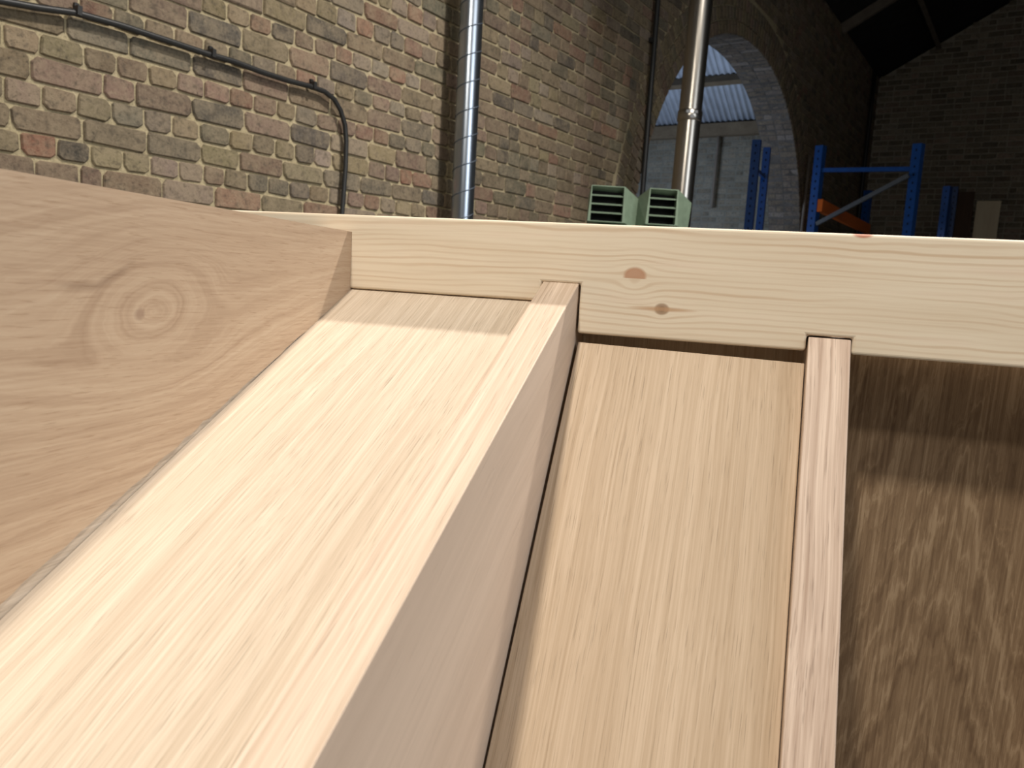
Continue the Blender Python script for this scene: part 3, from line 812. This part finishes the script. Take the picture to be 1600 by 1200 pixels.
# serrated lower edge where the housing was routed
edge = []; n_ = 0.0; rs = random.Random(3)
N_ = 150
for i in range(N_+1):
    n = .004 + (nS-.004)*i/N_; edge.append((n, botA(n) + rs.uniform(-.0007, .0009) + (rs.uniform(0, .0012) if rs.random() < .12 else 0)))
face = [(0.004, topA(0.004))] + edge + [(nS, topA(nS))]
org = stair(uA, nA0, zA0); MA = frame(org, NV, ZV)
vs, fs = prism([stair(uA, n, z) for n, z in face], UV*-.0014)
oA = link_mesh('tread', vs, fs, [M_knot, M_edge], st, MA, fmat=[0, 0] + [1]*len(face)); fix_normals(oA)
corep = [(0.004, topA(0.004)), (0.004, botA(.004)-.03), (nS, botA(nS)-.06), (nS, topA(nS))]
vs, fs = prism([stair(uA-.0014, n, z) for n, z in corep], UV*-(tt-.0014))
core = link_mesh('housing_core', vs, fs, [M_riser, M_edge], oA, MA, fmat=[0, 0, 1, 1, 1, 1]); fix_normals(core)
oA['label'] = 'wide oak tread with a knot and ring swirl'
# tread one
nE0, zE0 = nz(904, 444, u1R); nE1, zE1 = nz(488, 1199, u1R); sE = (zE1-zE0)/(nE1-nE0)
nR0, zR0 = nz(899.5, 530, u1R); nR1, zR1 = nz(753.5, 1199, u1R); sR = (zR1-zR0)/(nR1-nR0)
pE, pR = math.atan(sE), math.atan(sR)
def topB(n): return zE0 + sE*(n-nE0)
def botB(n): return zR0 + sR*(n-nR0)
nd1, nd2 = -RL*math.cos(pE), -RL*math.cos(pR)
poly = [(.03, topB(.03)), (.03, zR0-.02), (0, zR0-.03), (nd2, botB(nd2)-.03), (nd1, topB(nd1))]
o1 = tread(poly, u1L, u1R, pE, [M_side, M_edge]); 
# tread two
pS = P2
def topC(n): return zs2 + math.tan(pS)*n
nd3 = -RL*math.cos(pS)
n3 = .052
poly = [(.03, topC(0)+.0), (n3+.02, zbot+.01), (n3+.02+.17, zbot-.85), (nd3, topC(nd3)), (0., topC(0.))]
o2 = tread(poly, u2L, u2R, pS, [M_side, M_edge2]); o2['label'] = 'oak tread with a coarse pinkish front edge'
u3 = u2L + (u2L-u1L)
poly = [(.03+n3, zbot-.01), (n3+.30, zbot-.02), (n3+.38, zbot-.9), (n3-.03+.083, zbot-.95), (n3-.03, zbot-.01)]
o3 = tread(poly, u3, u3+(u2R-u2L), rad(85), [M_side, M_edge2])
# risers -----------------------------------------------------------
def riser(ua, ub, n0, z0, pitch, length, mat, back_off=.02, corners=None, lead=0.0):
    d = dvec(pitch); nr = ZV*math.cos(pitch) - NV*math.sin(pitch)
    MM = frame(stair(ua, n0, z0), d, UV)
    if corners is None: corners = [stair(ua, n0, z0)+d*lead, stair(ub, n0, z0)+d*lead]
    pts = corners + [stair(ub, n0, z0)-d*length, stair(ua, n0, z0)-d*length]
    vs, fs = prism(pts, -nr*back_off)
    o = link_mesh('riser', vs, fs, mat, st, MM); fix_normals(o); bevel(o, .0005, 1, 30); return o
r1 = riser(uA-.0013, u1L, 0, zr1-.0020, rad(26.0), RL-.01, M_riser, lead=.03)
d2 = dvec(pR); nr2 = ZV*math.cos(pR) - NV*math.sin(pR)
Pl = stair(u1R, nR0, zR0) - EYE
def on_r2(x, y): return EYE + hit(x, y, nr2, Pl.dot(nr2))
r2b = riser(u1R, u2L, nR0, zR0, pR, RL-.01, M_riser2, corners=[on_r2(903.5, 534), on_r2(1257, 567.5)])
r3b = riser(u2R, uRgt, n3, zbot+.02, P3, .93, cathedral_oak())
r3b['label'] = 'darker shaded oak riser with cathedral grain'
vs, fs = prism([stair(u, .042, z) for u, z in ((u1R-.02, zbot-.16), (u2L+.02, zbot-.16), (u2L+.02, ztop-.012), (u1R-.02, ztop-.012))], NV*.02)
link_mesh('backing_board', vs, fs, M_riser2, st, frame(stair(0, .042, 0), ZV, UV))
print('u', uA, u1L, u1R, u2L, u2R, 'z', zr1, zs1, zs2, ztop, zbot, 'pitches', [math.degrees(x) for x in (math.atan(slA), math.atan(slB), pE, pR)], 'bricks', len(bricks), NB, 'S1', S1, 'ZE', ZE)
